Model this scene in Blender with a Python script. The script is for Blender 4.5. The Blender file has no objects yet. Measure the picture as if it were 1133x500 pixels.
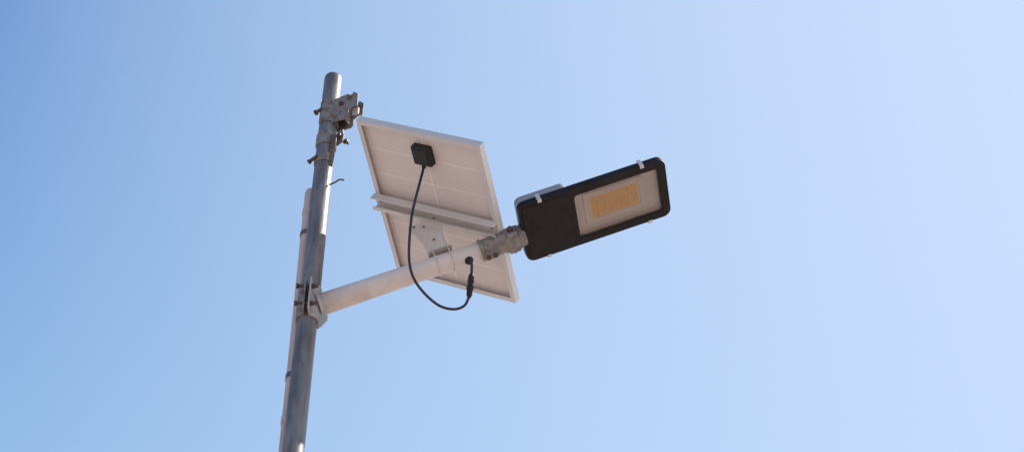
import bpy, bmesh, math, random
from mathutils import Vector as V, Matrix
random.seed(4)
S=bpy.context.scene
S.view_settings.view_transform='Standard'; S.view_settings.look='None'; S.view_settings.exposure=0
COL=S.collection

# ------------------------------------------------------------ materials
def mat(name, col, col2=None, rough=.5, metal=0., nscale=20., lo=.4, hi=.65, bump=0., bscale=120., stretch=(1,1,1), spec=.5, rvar=.1):
    m=bpy.data.materials.new(name); m.use_nodes=True; nt=m.node_tree; N=nt.nodes; L=nt.links
    b=N['Principled BSDF']; b.inputs['Roughness'].default_value=rough; b.inputs['Metallic'].default_value=metal
    b.inputs['Specular IOR Level'].default_value=spec
    tc=N.new('ShaderNodeTexCoord'); mp=N.new('ShaderNodeMapping'); mp.inputs['Scale'].default_value=stretch
    L.new(tc.outputs['Object'],mp.inputs['Vector'])
    n=N.new('ShaderNodeTexNoise'); n.inputs['Scale'].default_value=nscale; n.inputs['Detail'].default_value=8; n.inputs['Roughness'].default_value=.65
    L.new(mp.outputs[0],n.inputs['Vector'])
    r=N.new('ShaderNodeValToRGB'); r.color_ramp.elements[0].position=lo; r.color_ramp.elements[1].position=hi
    r.color_ramp.elements[0].color=(*col,1); r.color_ramp.elements[1].color=(*(col2 or col),1)
    L.new(n.outputs['Fac'],r.inputs['Fac']); L.new(r.outputs['Color'],b.inputs['Base Color'])
    mr=N.new('ShaderNodeMapRange'); mr.inputs['From Min'].default_value=.3; mr.inputs['From Max'].default_value=.7
    mr.inputs['To Min'].default_value=max(.02,rough-rvar); mr.inputs['To Max'].default_value=min(1,rough+rvar)
    L.new(n.outputs['Fac'],mr.inputs['Value']); L.new(mr.outputs[0],b.inputs['Roughness'])
    if bump:
        n2=N.new('ShaderNodeTexNoise'); n2.inputs['Scale'].default_value=bscale; n2.inputs['Detail'].default_value=6
        L.new(mp.outputs[0],n2.inputs['Vector'])
        bp=N.new('ShaderNodeBump'); bp.inputs['Strength'].default_value=bump; bp.inputs['Distance'].default_value=.002
        L.new(n2.outputs['Fac'],bp.inputs['Height']); L.new(bp.outputs[0],b.inputs['Normal'])
    return m
M_galv=mat('galvanised_steel',(.145,.135,.132),(.275,.262,.26),rough=.5,metal=.4,nscale=30,lo=.38,hi=.66,bump=.3,bscale=160,stretch=(1,1,.22),rvar=.12)
M_clamp=mat('rusty_galvanised',(.28,.25,.235),(.13,.08,.055),rough=.62,metal=.3,nscale=35,lo=.45,hi=.66,bump=.4)
M_plate=mat('zinc_plate',(.48,.45,.43),(.28,.22,.19),rough=.5,metal=.25,nscale=30,lo=.48,hi=.72,bump=.25)
M_bolt=mat('bolt_steel',(.07,.06,.055),(.17,.10,.07),rough=.5,metal=.5,nscale=90)
M_cream=mat('cream_paint',(.69,.63,.60),(.52,.43,.385),rough=.42,nscale=11,lo=.5,hi=.88,bump=.15,bscale=90)
M_pipe=mat('pipe_paint',(.56,.46,.42),(.38,.28,.24),rough=.55,nscale=16,lo=.42,hi=.75,bump=.2,stretch=(1,1,.3))
M_alu=mat('aluminium',(.67,.65,.64),(.61,.59,.58),rough=.45,metal=.15,nscale=12)
M_cast=mat('cast_aluminium',(.29,.265,.25),(.17,.15,.14),rough=.55,metal=.25,nscale=40,bump=.3,bscale=300)
M_black=mat('black_paint',(.010,.0085,.009),(.018,.0155,.016),rough=.5,nscale=25,bump=.12,bscale=400,spec=.25)
M_plastic=mat('black_plastic',(.012,.012,.013),(.02,.02,.02),rough=.45,nscale=30,spec=.35)
M_cable=mat('cable_rubber',(.014,.017,.026),(.022,.026,.034),rough=.45,nscale=30)
M_silver=mat('lamp_shell_paint',(.36,.36,.38),(.28,.28,.30),rough=.45,metal=.2,nscale=12)
M_reflect=mat('reflector_white',(.76,.68,.65),(.70,.62,.59),rough=.45,nscale=8)
M_conc=mat('concrete',(.36,.34,.31),(.25,.235,.215),rough=.9,nscale=9,bump=.6,bscale=60)
M_soil=mat('sandy_soil',(.45,.35,.29),(.35,.26,.21),rough=.95,nscale=.6,lo=.35,hi=.65,bump=.8,bscale=9)
def dotted():
    m=M_reflect.copy(); m.name='embossed_reflector'; nt=m.node_tree; N=nt.nodes; L=nt.links
    tc=N.new('ShaderNodeTexCoord'); v=N.new('ShaderNodeTexVoronoi'); v.inputs['Scale'].default_value=150; v.inputs['Randomness'].default_value=.0
    L.new(tc.outputs['Object'],v.inputs['Vector'])
    r=N.new('ShaderNodeValToRGB'); r.color_ramp.elements[0].position=.25; r.color_ramp.elements[1].position=.5
    r.color_ramp.elements[0].color=(.40,.34,.32,1); r.color_ramp.elements[1].color=(.72,.64,.61,1)
    L.new(v.outputs['Distance'],r.inputs['Fac']); b=N['Principled BSDF']; L.new(r.outputs[0],b.inputs['Base Color'])
    return m
M_dots=dotted()
M_glass=bpy.data.materials.new('clear_glass'); M_glass.use_nodes=True
nt=M_glass.node_tree; N=nt.nodes; L=nt.links; N.remove(N['Principled BSDF'])
t=N.new('ShaderNodeBsdfTransparent'); t.inputs[0].default_value=(.97,.965,.96,1)
g=N.new('ShaderNodeBsdfGlossy'); g.inputs['Roughness'].default_value=.12
mx=N.new('ShaderNodeMixShader'); fr=N.new('ShaderNodeFresnel'); fr.inputs['IOR'].default_value=1.45
L.new(fr.outputs[0],mx.inputs[0]); L.new(t.outputs[0],mx.inputs[1]); L.new(g.outputs[0],mx.inputs[2]); L.new(mx.outputs[0],N['Material Output'].inputs[0])
M_led=mat('led_phosphor',(.92,.50,.05),(.86,.43,.035),rough=.35,nscale=60)
M_board=mat('led_board',(.86,.70,.46),(.80,.63,.38),rough=.4,nscale=30)
def backsheet():
    m=mat('white_backsheet',(.72,.655,.64),(.67,.605,.59),rough=.55,nscale=5,lo=.35,hi=.7)
    nt=m.node_tree; N=nt.nodes; L=nt.links; b=N['Principled BSDF']
    src=b.inputs['Base Color'].links[0].from_socket
    tc=N.new('ShaderNodeTexCoord'); sp=N.new('ShaderNodeSeparateXYZ'); L.new(tc.outputs['Object'],sp.inputs[0])
    def line(sock,per,off,w):
        a=N.new('ShaderNodeMath'); a.operation='ADD'; a.inputs[1].default_value=off; L.new(sock,a.inputs[0])
        p=N.new('ShaderNodeMath'); p.operation='PINGPONG'; p.inputs[1].default_value=per/2; L.new(a.outputs[0],p.inputs[0])
        c=N.new('ShaderNodeMath'); c.operation='LESS_THAN'; c.inputs[1].default_value=w; L.new(p.outputs[0],c.inputs[0]); return c.outputs[0]
    a=line(sp.outputs[0],.217,0,.0015); c=line(sp.outputs[1],.0955,.0,.0015)
    mxx=N.new('ShaderNodeMath'); mxx.operation='MAXIMUM'; L.new(a,mxx.inputs[0]); L.new(c,mxx.inputs[1])
    mc=N.new('ShaderNodeMix'); mc.data_type='RGBA'; mc.inputs[7].default_value=(.86,.83,.82,1)
    L.new(mxx.outputs[0],mc.inputs[0]); L.new(src,mc.inputs[6]); L.new(mc.outputs[2],b.inputs['Base Color'])
    return m
M_back=backsheet()
M_cells=mat('solar_cells',(.012,.02,.06),(.015,.025,.075),rough=.15,nscale=8)

# ------------------------------------------------------------ builders
class Group:
    def __init__(s,name,mx=None):
        s.e=bpy.data.objects.new(name,None); s.e.empty_display_size=.1; COL.objects.link(s.e)
        s.m=mx or Matrix.Identity(4); s.e.matrix_world=s.m
        s.inv=s.m.inverted()
    def add(s,name,bm,mt,bevel=0,world=False,segs=2):
        if world: bmesh.ops.transform(bm,matrix=s.inv,verts=bm.verts)
        bmesh.ops.recalc_face_normals(bm,faces=bm.faces)
        me=bpy.data.meshes.new(name); bm.to_mesh(me); bm.free(); me.materials.append(mt)
        o=bpy.data.objects.new(name,me); COL.objects.link(o); o.parent=s.e
        if bevel:
            b=o.modifiers.new('b','BEVEL'); b.width=bevel; b.segments=segs; b.limit_method='ANGLE'; b.angle_limit=math.radians(35)
        return o
def frame_mx(o,x,y,z):
    return Matrix(((x[0],y[0],z[0],o[0]),(x[1],y[1],z[1],o[1]),(x[2],y[2],z[2],o[2]),(0,0,0,1)))
def tube(bm,pts,rad,n=32,caps=True):
    pts=[V(p) for p in pts]; R=rad if isinstance(rad,(list,tuple)) else [rad]*len(pts)
    T=[(pts[min(i+1,len(pts)-1)]-pts[max(i-1,0)]).normalized() for i in range(len(pts))]
    u=T[0].orthogonal().normalized(); rings=[]
    for i,p in enumerate(pts):
        u=(u-T[i]*u.dot(T[i])).normalized(); w=T[i].cross(u)
        rings.append([bm.verts.new(p+(u*math.cos(2*math.pi*k/n)+w*math.sin(2*math.pi*k/n))*R[i]) for k in range(n)])
    for a,b in zip(rings,rings[1:]):
        for k in range(n):
            f=bm.faces.new((a[k],a[(k+1)%n],b[(k+1)%n],b[k])); f.smooth=True
    if caps:
        bm.faces.new(rings[0][::-1]); bm.faces.new(rings[-1])
    return bm
def spline(P,sub=10):
    P=[V(p) for p in P]; Q=[P[0]*2-P[1]]+P+[P[-1]*2-P[-2]]; out=[]
    for i in range(1,len(Q)-2):
        a,b,c,d=Q[i-1:i+3]
        for k in range(sub):
            t=k/sub; out.append(.5*((2*b)+(c-a)*t+(2*a-5*b+4*c-d)*t*t+(3*b-a-3*c+d)*t**3))
    return out+[P[-1]]
def box(bm,c,x,y,z,sx,sy,sz):
    c,x,y,z=V(c),V(x).normalized(),V(y).normalized(),V(z).normalized(); v=[]
    for i in (-1,1):
        for j in (-1,1):
            for k in (-1,1): v.append(bm.verts.new(c+x*i*sx/2+y*j*sy/2+z*k*sz/2))
    for q in ((0,1,3,2),(4,6,7,5),(0,4,5,1),(2,3,7,6),(0,2,6,4),(1,5,7,3)): bm.faces.new([v[i] for i in q])
    return bm
XA,YA,ZA=V((1,0,0)),V((0,1,0)),V((0,0,1))
def abox(bm,x0,x1,y0,y1,z0,z1): return box(bm,((x0+x1)/2,(y0+y1)/2,(z0+z1)/2),XA,YA,ZA,x1-x0,y1-y0,z1-z0)
def plate(bm,o,x,y,poly,th):
    o,x,y=V(o),V(x).normalized(),V(y); y=(y-x*y.dot(x)).normalized(); z=x.cross(y)
    a=[bm.verts.new(o+x*p[0]+y*p[1]-z*th/2) for p in poly]; b=[bm.verts.new(o+x*p[0]+y*p[1]+z*th/2) for p in poly]
    bm.faces.new(a[::-1]); bm.faces.new(b); n=len(poly)
    for i in range(n): bm.faces.new((a[i],a[(i+1)%n],b[(i+1)%n],b[i]))
    return bm
def rrect(x0,x1,y0,y1,r,seg=8):
    o=[]
    for cx,cy,a0 in ((x1-r,y1-r,0),(x0+r,y1-r,90),(x0+r,y0+r,180),(x1-r,y0+r,270)):
        for k in range(seg+1):
            a=math.radians(a0+90*k/seg); o.append((cx+r*math.cos(a),cy+r*math.sin(a)))
    return o
def solid(bm,loops):
    R=[[bm.verts.new((p[0],p[1],z)) for p in pts] for pts,z in loops]; n=len(R[0])
    for a,b in zip(R,R[1:]):
        for k in range(n): bm.faces.new((a[k],a[(k+1)%n],b[(k+1)%n],b[k]))
    bm.faces.new(R[0][::-1]); bm.faces.new(R[-1]); return bm
def ring(bm,outer,inner,z0,z1):
    n=len(outer)
    A=[[bm.verts.new((p[0],p[1],z)) for p in pts] for pts,z in ((outer,z0),(outer,z1),(inner,z1),(inner,z0))]
    for i in range(4):
        a,b=A[i],A[(i+1)%4]
        for k in range(n): bm.faces.new((a[k],a[(k+1)%n],b[(k+1)%n],b[k]))
    return bm
def bolt(G,name,a,b,r=.005,head=.010,nut=True,world=False):
    a,b=V(a),V(b); d=(b-a).normalized(); bm=bmesh.new()
    tube(bm,[a,b],r,12); tube(bm,[a,a+d*.007],head,6)
    if nut: tube(bm,[b-d*.018,b-d*.010],head,6)
    return G.add(name,bm,M_bolt,.0008,world=world)
def shell(bm,c,r0,r1,z0,z1,a0,a1,n=24):
    rows=[]
    for k in range(n+1):
        a=math.radians(a0+(a1-a0)*k/n); cs,sn=math.cos(a),math.sin(a)
        rows.append([bm.verts.new((c[0]+r*cs,c[1]+r*sn,z)) for r,z in ((r0,z0),(r1,z0),(r1,z1),(r0,z1))])
    for a,b in zip(rows,rows[1:]):
        for k in range(4):
            bm.faces.new((a[k],a[(k+1)%4],b[(k+1)%4],b[k]))
    bm.faces.new(rows[0]); bm.faces.new(rows[-1][::-1]); return bm

# ------------------------------------------------------------ ground
bm=bmesh.new(); rr=[0,1,2,4,8,16,40,120,500,2500]; n=64; prev=None
c0=bm.verts.new((0,4,0))
for r in rr[1:]:
    cur=[bm.verts.new((r*math.cos(2*math.pi*k/n),4+r*math.sin(2*math.pi*k/n),0 if r<2 else random.uniform(-.03,.03)*min(r/8,4))) for k in range(n)]
    for k in range(n):
        if prev: bm.faces.new((prev[k],cur[k],cur[(k+1)%n],prev[(k+1)%n]))
        else: bm.faces.new((c0,cur[k],cur[(k+1)%n]))
    prev=cur
for f in bm.faces: f.smooth=True
me=bpy.data.meshes.new('ground'); bm.to_mesh(me); bm.free(); me.materials.append(M_soil)
COL.objects.link(bpy.data.objects.new('ground',me))
G=Group('concrete_footing',Matrix.Translation((-.609,4,0)))
bm=bmesh.new(); solid(bm,[(rrect(-.27,.27,-.27,.27,.03),-.05),(rrect(-.25,.25,-.25,.25,.03),.16),(rrect(-.23,.23,-.23,.23,.03),.18)])
G.add('footing_block',bm,M_conc)

# ------------------------------------------------------------ pole (local = relative to pole axis)
G=Group('metal_pole',Matrix.Translation((-.609,4,0)))
bm=bmesh.new(); tube(bm,[(0,0,.15),(0,0,3.2),(0,0,6.300),(0,0,6.310),(0,0,6.316),(0,0,6.319)],[.033,.0318,.030,.0285,.024,.015],40)
G.add('shaft',bm,M_galv)
bm=bmesh.new(); solid(bm,[(rrect(-.1,.1,-.1,.1,.01),.181),(rrect(-.1,.1,-.1,.1,.01),.193)]); G.add('base_plate',bm,M_galv)
bm=bmesh.new(); shell(bm,(0,0),.0308,.035,6.060,6.165,-150,60)
G.add('upper_clamp_shell',bm,M_clamp,.001)
d=V((.93,-.36,0)).normalized(); s=V((.36,.93,0)).normalized()
for k,off in enumerate((-.022,.022)):
    bm=bmesh.new(); z0=6.045
    poly=[(.022,.006),(.075,.006),(.083,.018),(.083,.045),(.098,.058),(.114,.052),(.114,.112),(.098,.130),(.088,.117),(.075,.128),(.022,.120)]
    plate(bm,V((0,0,z0))+s*off,d,ZA,poly,.004); G.add('upper_bracket_cheek_%d'%(k+1),bm,M_clamp,.001)
bm=bmesh.new(); box(bm,V((0,0,6.112))+d*.068,d,s,ZA,.006,.0395,.10); G.add('upper_bracket_web',bm,M_clamp,.001)
bm=bmesh.new(); box(bm,V((0,0,6.10))+d*.098,d,s,ZA,.022,.008,.03); G.add('upper_bracket_tab',bm,M_plate,.001)
bolt(G,'upper_bracket_bolt',V((0,0,6.13))-s*.030+d*.055,V((0,0,6.13))+s*.040+d*.055)
bolt(G,'upper_clamp_bolt',V((-.046,-.012,6.118)),V((-.022,-.030,6.120)),.006,.010,False)
bm=bmesh.new(); shell(bm,(0,0),.0308,.0345,5.955,6.010,-175,100); G.add('middle_band',bm,M_clamp,.001)
bm=bmesh.new(); plate(bm,(.036,-.014,5.985),V((.8,-.6,0)),ZA,[(0,-.032),(.026,-.026),(.030,0),(.024,.034),(0,.034)],.005); G.add('middle_band_lug',bm,M_clamp,.001)
bolt(G,'middle_band_bolt',(.040,-.036,5.985),(.072,.004,5.985))
bm=bmesh.new(); plate(bm,(.026,-.032,5.94),V((.9,.35,0)),ZA,[(-.008,-.098),(.006,-.103),(.010,-.05),(.009,.045),(-.008,.05)],.004); G.add('hanging_strap',bm,M_bolt,.0008)
bm=bmesh.new(); shell(bm,(0,0),.0306,.0330,5.872,5.900,-178,-20); G.add('small_band',bm,M_clamp,.0006)
bolt(G,'small_band_bolt',(-.050,-.010,5.880),(-.020,-.028,5.893),.006,.009,False)
bm=bmesh.new(); tube(bm,spline([(.026,-.020,5.765),(.045,-.028,5.768),(.060,-.03,5.779),(.074,-.03,5.776)],6),.0028,8); G.add('tie_wire',bm,M_bolt)

# ------------------------------------------------------------ second pipe
G=Group('conduit_pipe',Matrix.Translation((-.609,4,0)))
def pp(z):
    t=min(1,max(0,(z-4.0)/1.8)); return V((-.020-.016*t,.055-.013*t,z))
bm=bmesh.new(); zs=[.1,2,4,4.6,5.2,5.785,5.797,5.803]; tube(bm,[pp(z) for z in zs],[.022]*6+[.019,.011],32); G.add('pipe',bm,M_pipe)
for i,z in enumerate((5.70,4.86,3.2,1.6)):
    bm=bmesh.new(); q=pp(z); tube(bm,[q-ZA*.012,q+ZA*.012],.0245,32); G.add('pipe_collar_%d'%(i+1),bm,M_pipe,.001)
for i,z in enumerate((5.60,5.02,3.9,2.4,.9)):
    bm=bmesh.new(); q=pp(z); shell(bm,(q.x,q.y),.0222,.0242,z-.009,z+.009,30,265); G.add('pipe_strap_%d'%(i+1),bm,M_galv)

# ------------------------------------------------------------ arm
P0=V((-.5814,4.0019,5.2646)); AD=V((.928,-.0745,.364)).normalized()
G=Group('lamp_arm',Matrix.Translation(P0)); W=dict(world=True)
bm=bmesh.new(); tube(bm,[P0+AD*s for s in (.006,.2,.4,.575)],[.034,.032,.030,.0285],40); G.add('arm_tube',bm,M_cream,world=True)
pc=V((-.609,4,0))
bm=bmesh.new(); shell(bm,pc,.0308,.0355,5.195,5.325,-80,80); G.add('clamp_front',bm,M_plate,.001,**W)
bm=bmesh.new(); shell(bm,pc,.0308,.0355,5.200,5.320,100,260); G.add('clamp_back',bm,M_clamp,.001,**W)
for k,(yy,zz) in enumerate(((-1,0),(1,0))):
    for j,xx in enumerate((.008,-.008)):
        bm=bmesh.new(); abox(bm,pc.x+xx-.0025,pc.x+xx+.0025,pc.y+(yy*.034 if yy>0 else -.066),pc.y+(.066 if yy>0 else -.034),5.197,5.323)
        G.add('clamp_ear_%d%d'%(k,j),bm,M_plate if j==0 else M_clamp,.001,**W)
    for j,z in enumerate((5.225,5.295)):
        bolt(G,'clamp_bolt_%d%d'%(k,j),(pc.x-.036,pc.y+yy*.052,z),(pc.x+.030,pc.y+yy*.052,z),.0055,.0095,**W)
bm=bmesh.new(); plate(bm,P0+V((.012,-.001,-.01)),V((1,0,0)),ZA,[(-.006,-.075),(.004,-.075),(.02,-.05),(.02,-.03),(-.006,-.03)],.006); G.add('weld_gusset',bm,M_plate,.001,**W)
bm=bmesh.new(); tube(bm,[P0+AD*.0,P0+AD*.012],[.039,.0355],40); G.add('weld_bead',bm,M_plate,.001,world=True)
LX=V((.9361,-.1071,.3351)); LY=V((.1552,.9805,-.1203)); LZ=LX.cross(LY); LC=V((.2587,3.9037,5.5691))
sA=P0+AD*.520; sB=LC-LX*.232+LZ*.018+LY*.012
bm=bmesh.new(); q=sA.lerp(sB,.55); tube(bm,[sA,sA.lerp(sB,.5),q,sB],[.0325,.0325,.034,.034],32); G.add('socket',bm,M_cast,.002,**W)
ax=(sB-sA).normalized(); up=(LZ-ax*LZ.dot(ax)).normalized(); sd=ax.cross(up)
for i,t in enumerate((.04,.30,.56,.88)):
    bm=bmesh.new(); q=sA.lerp(sB,t); tube(bm,[q-ax*.003,q+ax*.003],.0355 if t<.5 else .037,32); G.add('socket_rib_%d'%(i+1),bm,M_cast,.001,**W)
bm=bmesh.new(); q=sA.lerp(sB,.18)-up*.034; box(bm,q,ax,sd,up,.036,.028,.016); G.add('socket_lug',bm,M_cast,.002,**W)
bm=bmesh.new(); q=sA.lerp(sB,.72)-up*.004; box(bm,q,ax,sd,up,.038,.076,.040); G.add('socket_hinge',bm,M_cast,.004,**W)
for i,t in enumerate((.10,.26)):
    q=sA.lerp(sB,t); bolt(G,'socket_screw_%d'%(i+1),q-up*.049,q-up*.02,.0045,.008,False,world=True)
q=sA.lerp(sB,.72); bolt(G,'hinge_bolt',q-sd*.046-up*.005,q+sd*.052-up*.005,.006,.011,world=True)

# ------------------------------------------------------------ lamp head
G=Group('street_lamp',frame_mx(LC,LX,LY,LZ))
hx,hy=.241,.109
out=rrect(-hx,hx,-hy,hy,.026); inn=rrect(-.066,.216,-.084,.084,.012)
bm=bmesh.new(); ring(bm,out,inn,0,.024); G.add('black_frame',bm,M_black,.003,segs=3)
bm=bmesh.new(); solid(bm,[(rrect(-.230,-.080,-.097,.097,.012),-.0035),(rrect(-.232,-.078,-.099,.099,.012),.001)]); G.add('driver_cover',bm,M_black,.001)
bm=bmesh.new(); ring(bm,rrect(-.0655,.2155,-.0835,.0835,.012),rrect(-.061,.211,-.079,.079,.01),.002,.0045); G.add('window_gasket',bm,M_plastic)
bm=bmesh.new(); ring(bm,rrect(-.0655,.2155,-.0835,.0835,.012),rrect(-.0635,.2135,-.0815,.0815,.011),.0075,.0235); G.add('reflector_wall',bm,M_reflect)
bm=bmesh.new(); solid(bm,[(rrect(-.0655,.2155,-.0835,.0835,.012),.0240),(rrect(-.0655,.2155,-.0835,.0835,.012),.0265)]); G.add('reflector',bm,M_dots)
bm=bmesh.new(); solid(bm,[(rrect(-.0655,.2155,-.0835,.0835,.012),.0050),(rrect(-.0655,.2155,-.0835,.0835,.012),.0065)]); G.add('glass_cover',bm,M_glass)
bm=bmesh.new(); ring(bm,rrect(-.030,.170,-.058,.058,.006),rrect(-.012,.152,-.042,.042,.004),.0185,.0237); G.add('led_surround',bm,M_reflect,.001)
bm=bmesh.new(); solid(bm,[(rrect(-.0115,.1515,-.0415,.0415,.003),.0200),(rrect(-.0115,.1515,-.0415,.0415,.003),.0236)]); G.add('led_board',bm,M_board)
bm=bmesh.new(); nx,ny=12,5
for i in range(nx):
    for j in range(ny):
        cx=-.008+.156*(i+.5)/nx; cy=-.038+.076*(j+.5)/ny
        abox(bm,cx-.0051,cx+.0051,cy-.0073,cy+.0073,.0182,.0199)
G.add('led_chips',bm,M_led,.0004)
bm=bmesh.new(); solid(bm,[(rrect(-.236,.236,-.104,.104,.024),.0245),(rrect(-.232,.232,-.100,.100,.022),.034),(rrect(-.220,.220,-.088,.088,.02),.040)]); G.add('top_shell',bm,M_silver,.002)
bm=bmesh.new(); solid(bm,[(rrect(-.240,-.070,-.108,.108,.02),.0245),(rrect(-.238,-.072,-.106,.106,.02),.052),(rrect(-.228,-.084,-.094,.094,.018),.062)]); G.add('driver_housing',bm,M_silver,.003)
for i in range(9):
    bm=bmesh.new(); y=-.072+.018*i; abox(bm,-.06,.21,y-.0015,y+.0015,.0395,.052); G.add('cooling_fin_%d'%(i+1),bm,M_silver)
for i,(x,sy) in enumerate(((.165,-1),(.168,1),(-.17,-1),(-.17,1))):
    bm=bmesh.new(); yo=sy*(hy+.0022)
    abox(bm,x-.0065,x+.0065,min(yo-.0017,yo+.0017),max(yo-.0017,yo+.0017),-.003,.030)
    abox(bm,x-.0065,x+.0065,min(sy*.102,sy*.1095),max(sy*.102,sy*.1095),-.0035,-.0015)
    abox(bm,x-.0045,x+.0045,min(sy*.1132,sy*.117),max(sy*.1132,sy*.117),.006,.022)
    G.add('latch_%d'%(i+1),bm,M_alu,.001)

# ------------------------------------------------------------ solar panel
PC=V((-.2294,3.962,5.631)); PX=V((.8266,-.235,-.5115)).normalized(); PY=V((.1807,.9714,-.1542)); PY=(PY-PX*PY.dot(PX)).normalized(); PZ=PX.cross(PY)
G=Group('solar_panel',frame_mx(PC,PX,PY,PZ)); a,b=.2344,.3005
sq=lambda a,b:[(a,b),(-a,b),(-a,-b),(a,-b)]
bm=bmesh.new(); ring(bm,sq(a,b),sq(a-.003,b-.003),-.0125,.0125); G.add('frame_wall',bm,M_alu,.0006)
bm=bmesh.new(); ring(bm,sq(a-.0032,b-.0032),sq(a-.016,b-.016),-.0123,-.0105); G.add('frame_back_flange',bm,M_alu,.0004)
bm=bmesh.new(); solid(bm,[(sq(a-.0032,b-.0032),.004),(sq(a-.0032,b-.0032),.0065)]); G.add('backsheet',bm,M_back)
bm=bmesh.new(); solid(bm,[(sq(a-.0033,b-.0033),.0068),(sq(a-.0033,b-.0033),.0115)]); G.add('glass_and_cells',bm,M_cells)
bm=bmesh.new(); solid(bm,[(rrect(-.032,.032,-.247,-.184,.004),-.019),(rrect(-.034,.034,-.249,-.182,.005),-.015),(rrect(-.034,.034,-.249,-.182,.005),.0038)]); G.add('junction_box',bm,M_plastic,.001)
bm=bmesh.new(); solid(bm,[(rrect(-.026,.026,-.242,-.202,.003),-.0210),(rrect(-.026,.026,-.242,-.202,.003),-.0185)]); G.add('junction_box_lid',bm,M_plastic,.0008)
bm=bmesh.new(); tube(bm,[(-.004,-.183,-.010),(-.004,-.170,-.013)],.0065,16); G.add('cable_gland',bm,M_plastic,.0008)
for nm,q in (('rail_web',(-.022,.026,-.0165,-.0130)),('rail_flange_near',(-.022,-.0185,-.040,-.0166)),('rail_flange_far',(.0225,.026,-.040,-.0166)),('rail_lip',(.0125,.0223,-.040,-.0370))):
    bm=bmesh.new(); abox(bm,-.238,.238,*q); G.add(nm,bm,M_alu,.0006)
for i,x in enumerate((-.215,.215)):
    bm=bmesh.new(); tube(bm,[(x,.0,-.0168),(x,.0,-.021)],.006,6); G.add('rail_screw_%d'%(i+1),bm,M_cast)
A=P0+AD*.405
top=PC+PX*(-.035)+PY*(.028)+PZ*(-.043)
yd=(top-A).normalized(); xd=(PX-yd*PX.dot(yd)).normalized(); Lh=(top-A).length
bm=bmesh.new()
poly=[(-.030,.030),(.034,.030),(.030,Lh*.45),(.056,Lh-.010),(.056,Lh+.012),(-.052,Lh+.012),(-.052,Lh-.006),(-.034,Lh*.62)]
plate(bm,A,xd,yd,poly,.005); G.add('tilt_bracket_plate',bm,M_cream,.0012,world=True)
zn=xd.cross(yd).normalized(); zn=-zn if zn.y>0 else zn
for i,(px,py) in enumerate(((-.034,Lh-.002),(.036,Lh-.002),(-.006,Lh-.020),(.004,Lh*.55))):
    q=A+xd*px+yd*py; bolt(G,'bracket_bolt_%d'%(i+1),q+zn*.006,q-zn*.02,.003,.0048,False,world=True).data.materials[0]=M_cast
for i,w in enumerate((-.033,.035)):
    bm=bmesh.new(); q=A+xd*w*.93+yd*(.030+.045); box(bm,q+zn*-.012,xd,yd,zn,.004,.075,.022); G.add('bracket_flange_%d'%(i+1),bm,M_cream,.001,world=True)
uu=(ZA-AD*AD.z).normalized(); vv=AD.cross(uu)
bm=bmesh.new(); box(bm,A+uu*.034,AD,vv,uu,.075,.066,.006); G.add('bracket_foot',bm,M_plate,.001,world=True)
for i,s in enumerate((-.024,.024)):
    c=A+AD*s; pts=[c+vv*.036+uu*.048]+[c+(vv*math.cos(t)+uu*math.sin(t))*.0325 for t in [math.radians(-180*k/14) for k in range(15)]]+[c-vv*.036+uu*.048]
    bm=bmesh.new(); tube(bm,pts,.0018,10); G.add('u_bolt_%d'%(i+1),bm,M_cream,world=True)

# ------------------------------------------------------------ cable
G=Group('power_cable',Matrix.Translation((-.272,3.748,5.603)))
pj=PC+PX*(-.004)+PY*(-.172)+PZ*(-.013)
pts=[pj,(-.283,3.800,5.572),(-.301,3.832,5.490),(-.3076,3.861,5.404),(-.3065,3.894,5.342),(-.293,3.929,5.307),(-.261,3.968,5.282),(-.218,4.001,5.264),(-.175,4.016,5.263),(-.143,4.016,5.278),(-.1294,4.004,5.304)]
bm=bmesh.new(); tube(bm,spline(pts,8),.0042,14); G.add('cable_loop',bm,M_cable,world=True)
h=V((-.131,3.960,5.411))
c1,c2=V((-.1294,4.004,5.304)),V((-.1225,3.965,5.358))
bm=bmesh.new(); tube(bm,[c1.lerp(c2,t) for t in (-.08,.0,.02,.3,.31,.45,.46,.62,.63,.95,1.05)],[.005,.0065,.0085,.0095,.0115,.0115,.0085,.0085,.0105,.0085,.005],16); G.add('connector',bm,M_plastic,world=True)
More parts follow.
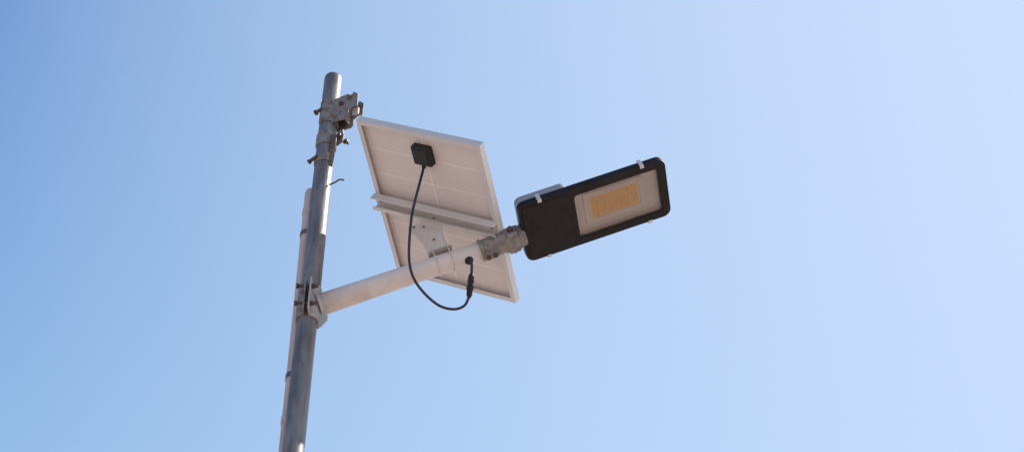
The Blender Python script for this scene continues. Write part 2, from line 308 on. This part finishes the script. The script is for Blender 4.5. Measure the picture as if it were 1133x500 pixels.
bm=bmesh.new(); tube(bm,spline([c2,V((-.122,3.953,5.385)),V((-.127,3.950,5.402)),h],8),.0042,14); G.add('cable_tail',bm,M_cable,world=True)
gd=(V((-.131,3.966,5.441))-h).normalized()
bm=bmesh.new(); tube(bm,[h-gd*.008,h-gd*.004,h+gd*.004],[.008,.013,.014],20); G.add('grommet',bm,M_plastic,world=True)

# ------------------------------------------------------------ light
el,az=math.radians(50),math.radians(73)
sd=V((math.sin(az)*math.cos(el),math.cos(az)*math.cos(el),math.sin(el)))
sun=bpy.data.lights.new('sun','SUN'); sun.energy=5; sun.angle=math.radians(.5); sun.color=(1,.95,.87)
so=bpy.data.objects.new('sun',sun); COL.objects.link(so); so.rotation_euler=sd.to_track_quat('Z','Y').to_euler(); so.location=(5,0,10)
w=bpy.data.worlds.new('World'); S.world=w; w.use_nodes=True; nt=w.node_tree
sk=nt.nodes.new('ShaderNodeTexSky'); sk.sky_type='NISHITA'; sk.sun_disc=False; sk.sun_elevation=el; sk.sun_rotation=az
sk.air_density=1.0; sk.dust_density=1.5; sk.ozone_density=1.5
def vmath(op,a,b):
    v=nt.nodes.new('ShaderNodeVectorMath'); v.operation=op; nt.links.new(a,v.inputs[0])
    if isinstance(b,tuple): v.inputs[1].default_value=b
    else: nt.links.new(b,v.inputs[1])
    return v.outputs[0]
s=.13
x=vmath('SUBTRACT',sk.outputs[0],(.130/s,.193/s,.33/s))
x=vmath('MAXIMUM',x,(.004/s,.007/s,.02/s))
d=vmath('ADD',x,(.04/s,.034/s,.031/s))
y=vmath('DIVIDE',x,d)
y=vmath('MULTIPLY',y,(.700/s,.850/s,1.10/s))
bg=nt.nodes['Background']; bg.inputs['Strength'].default_value=s; nt.links.new(y,bg.inputs[0])

cam=bpy.data.cameras.new('camera'); co=bpy.data.objects.new('camera',cam); COL.objects.link(co)
co.location=(0,0,1.6); co.rotation_euler=(math.radians(135),0,0); cam.lens=63.55; cam.sensor_width=36; cam.clip_end=6000; cam.clip_start=.05
S.camera=co
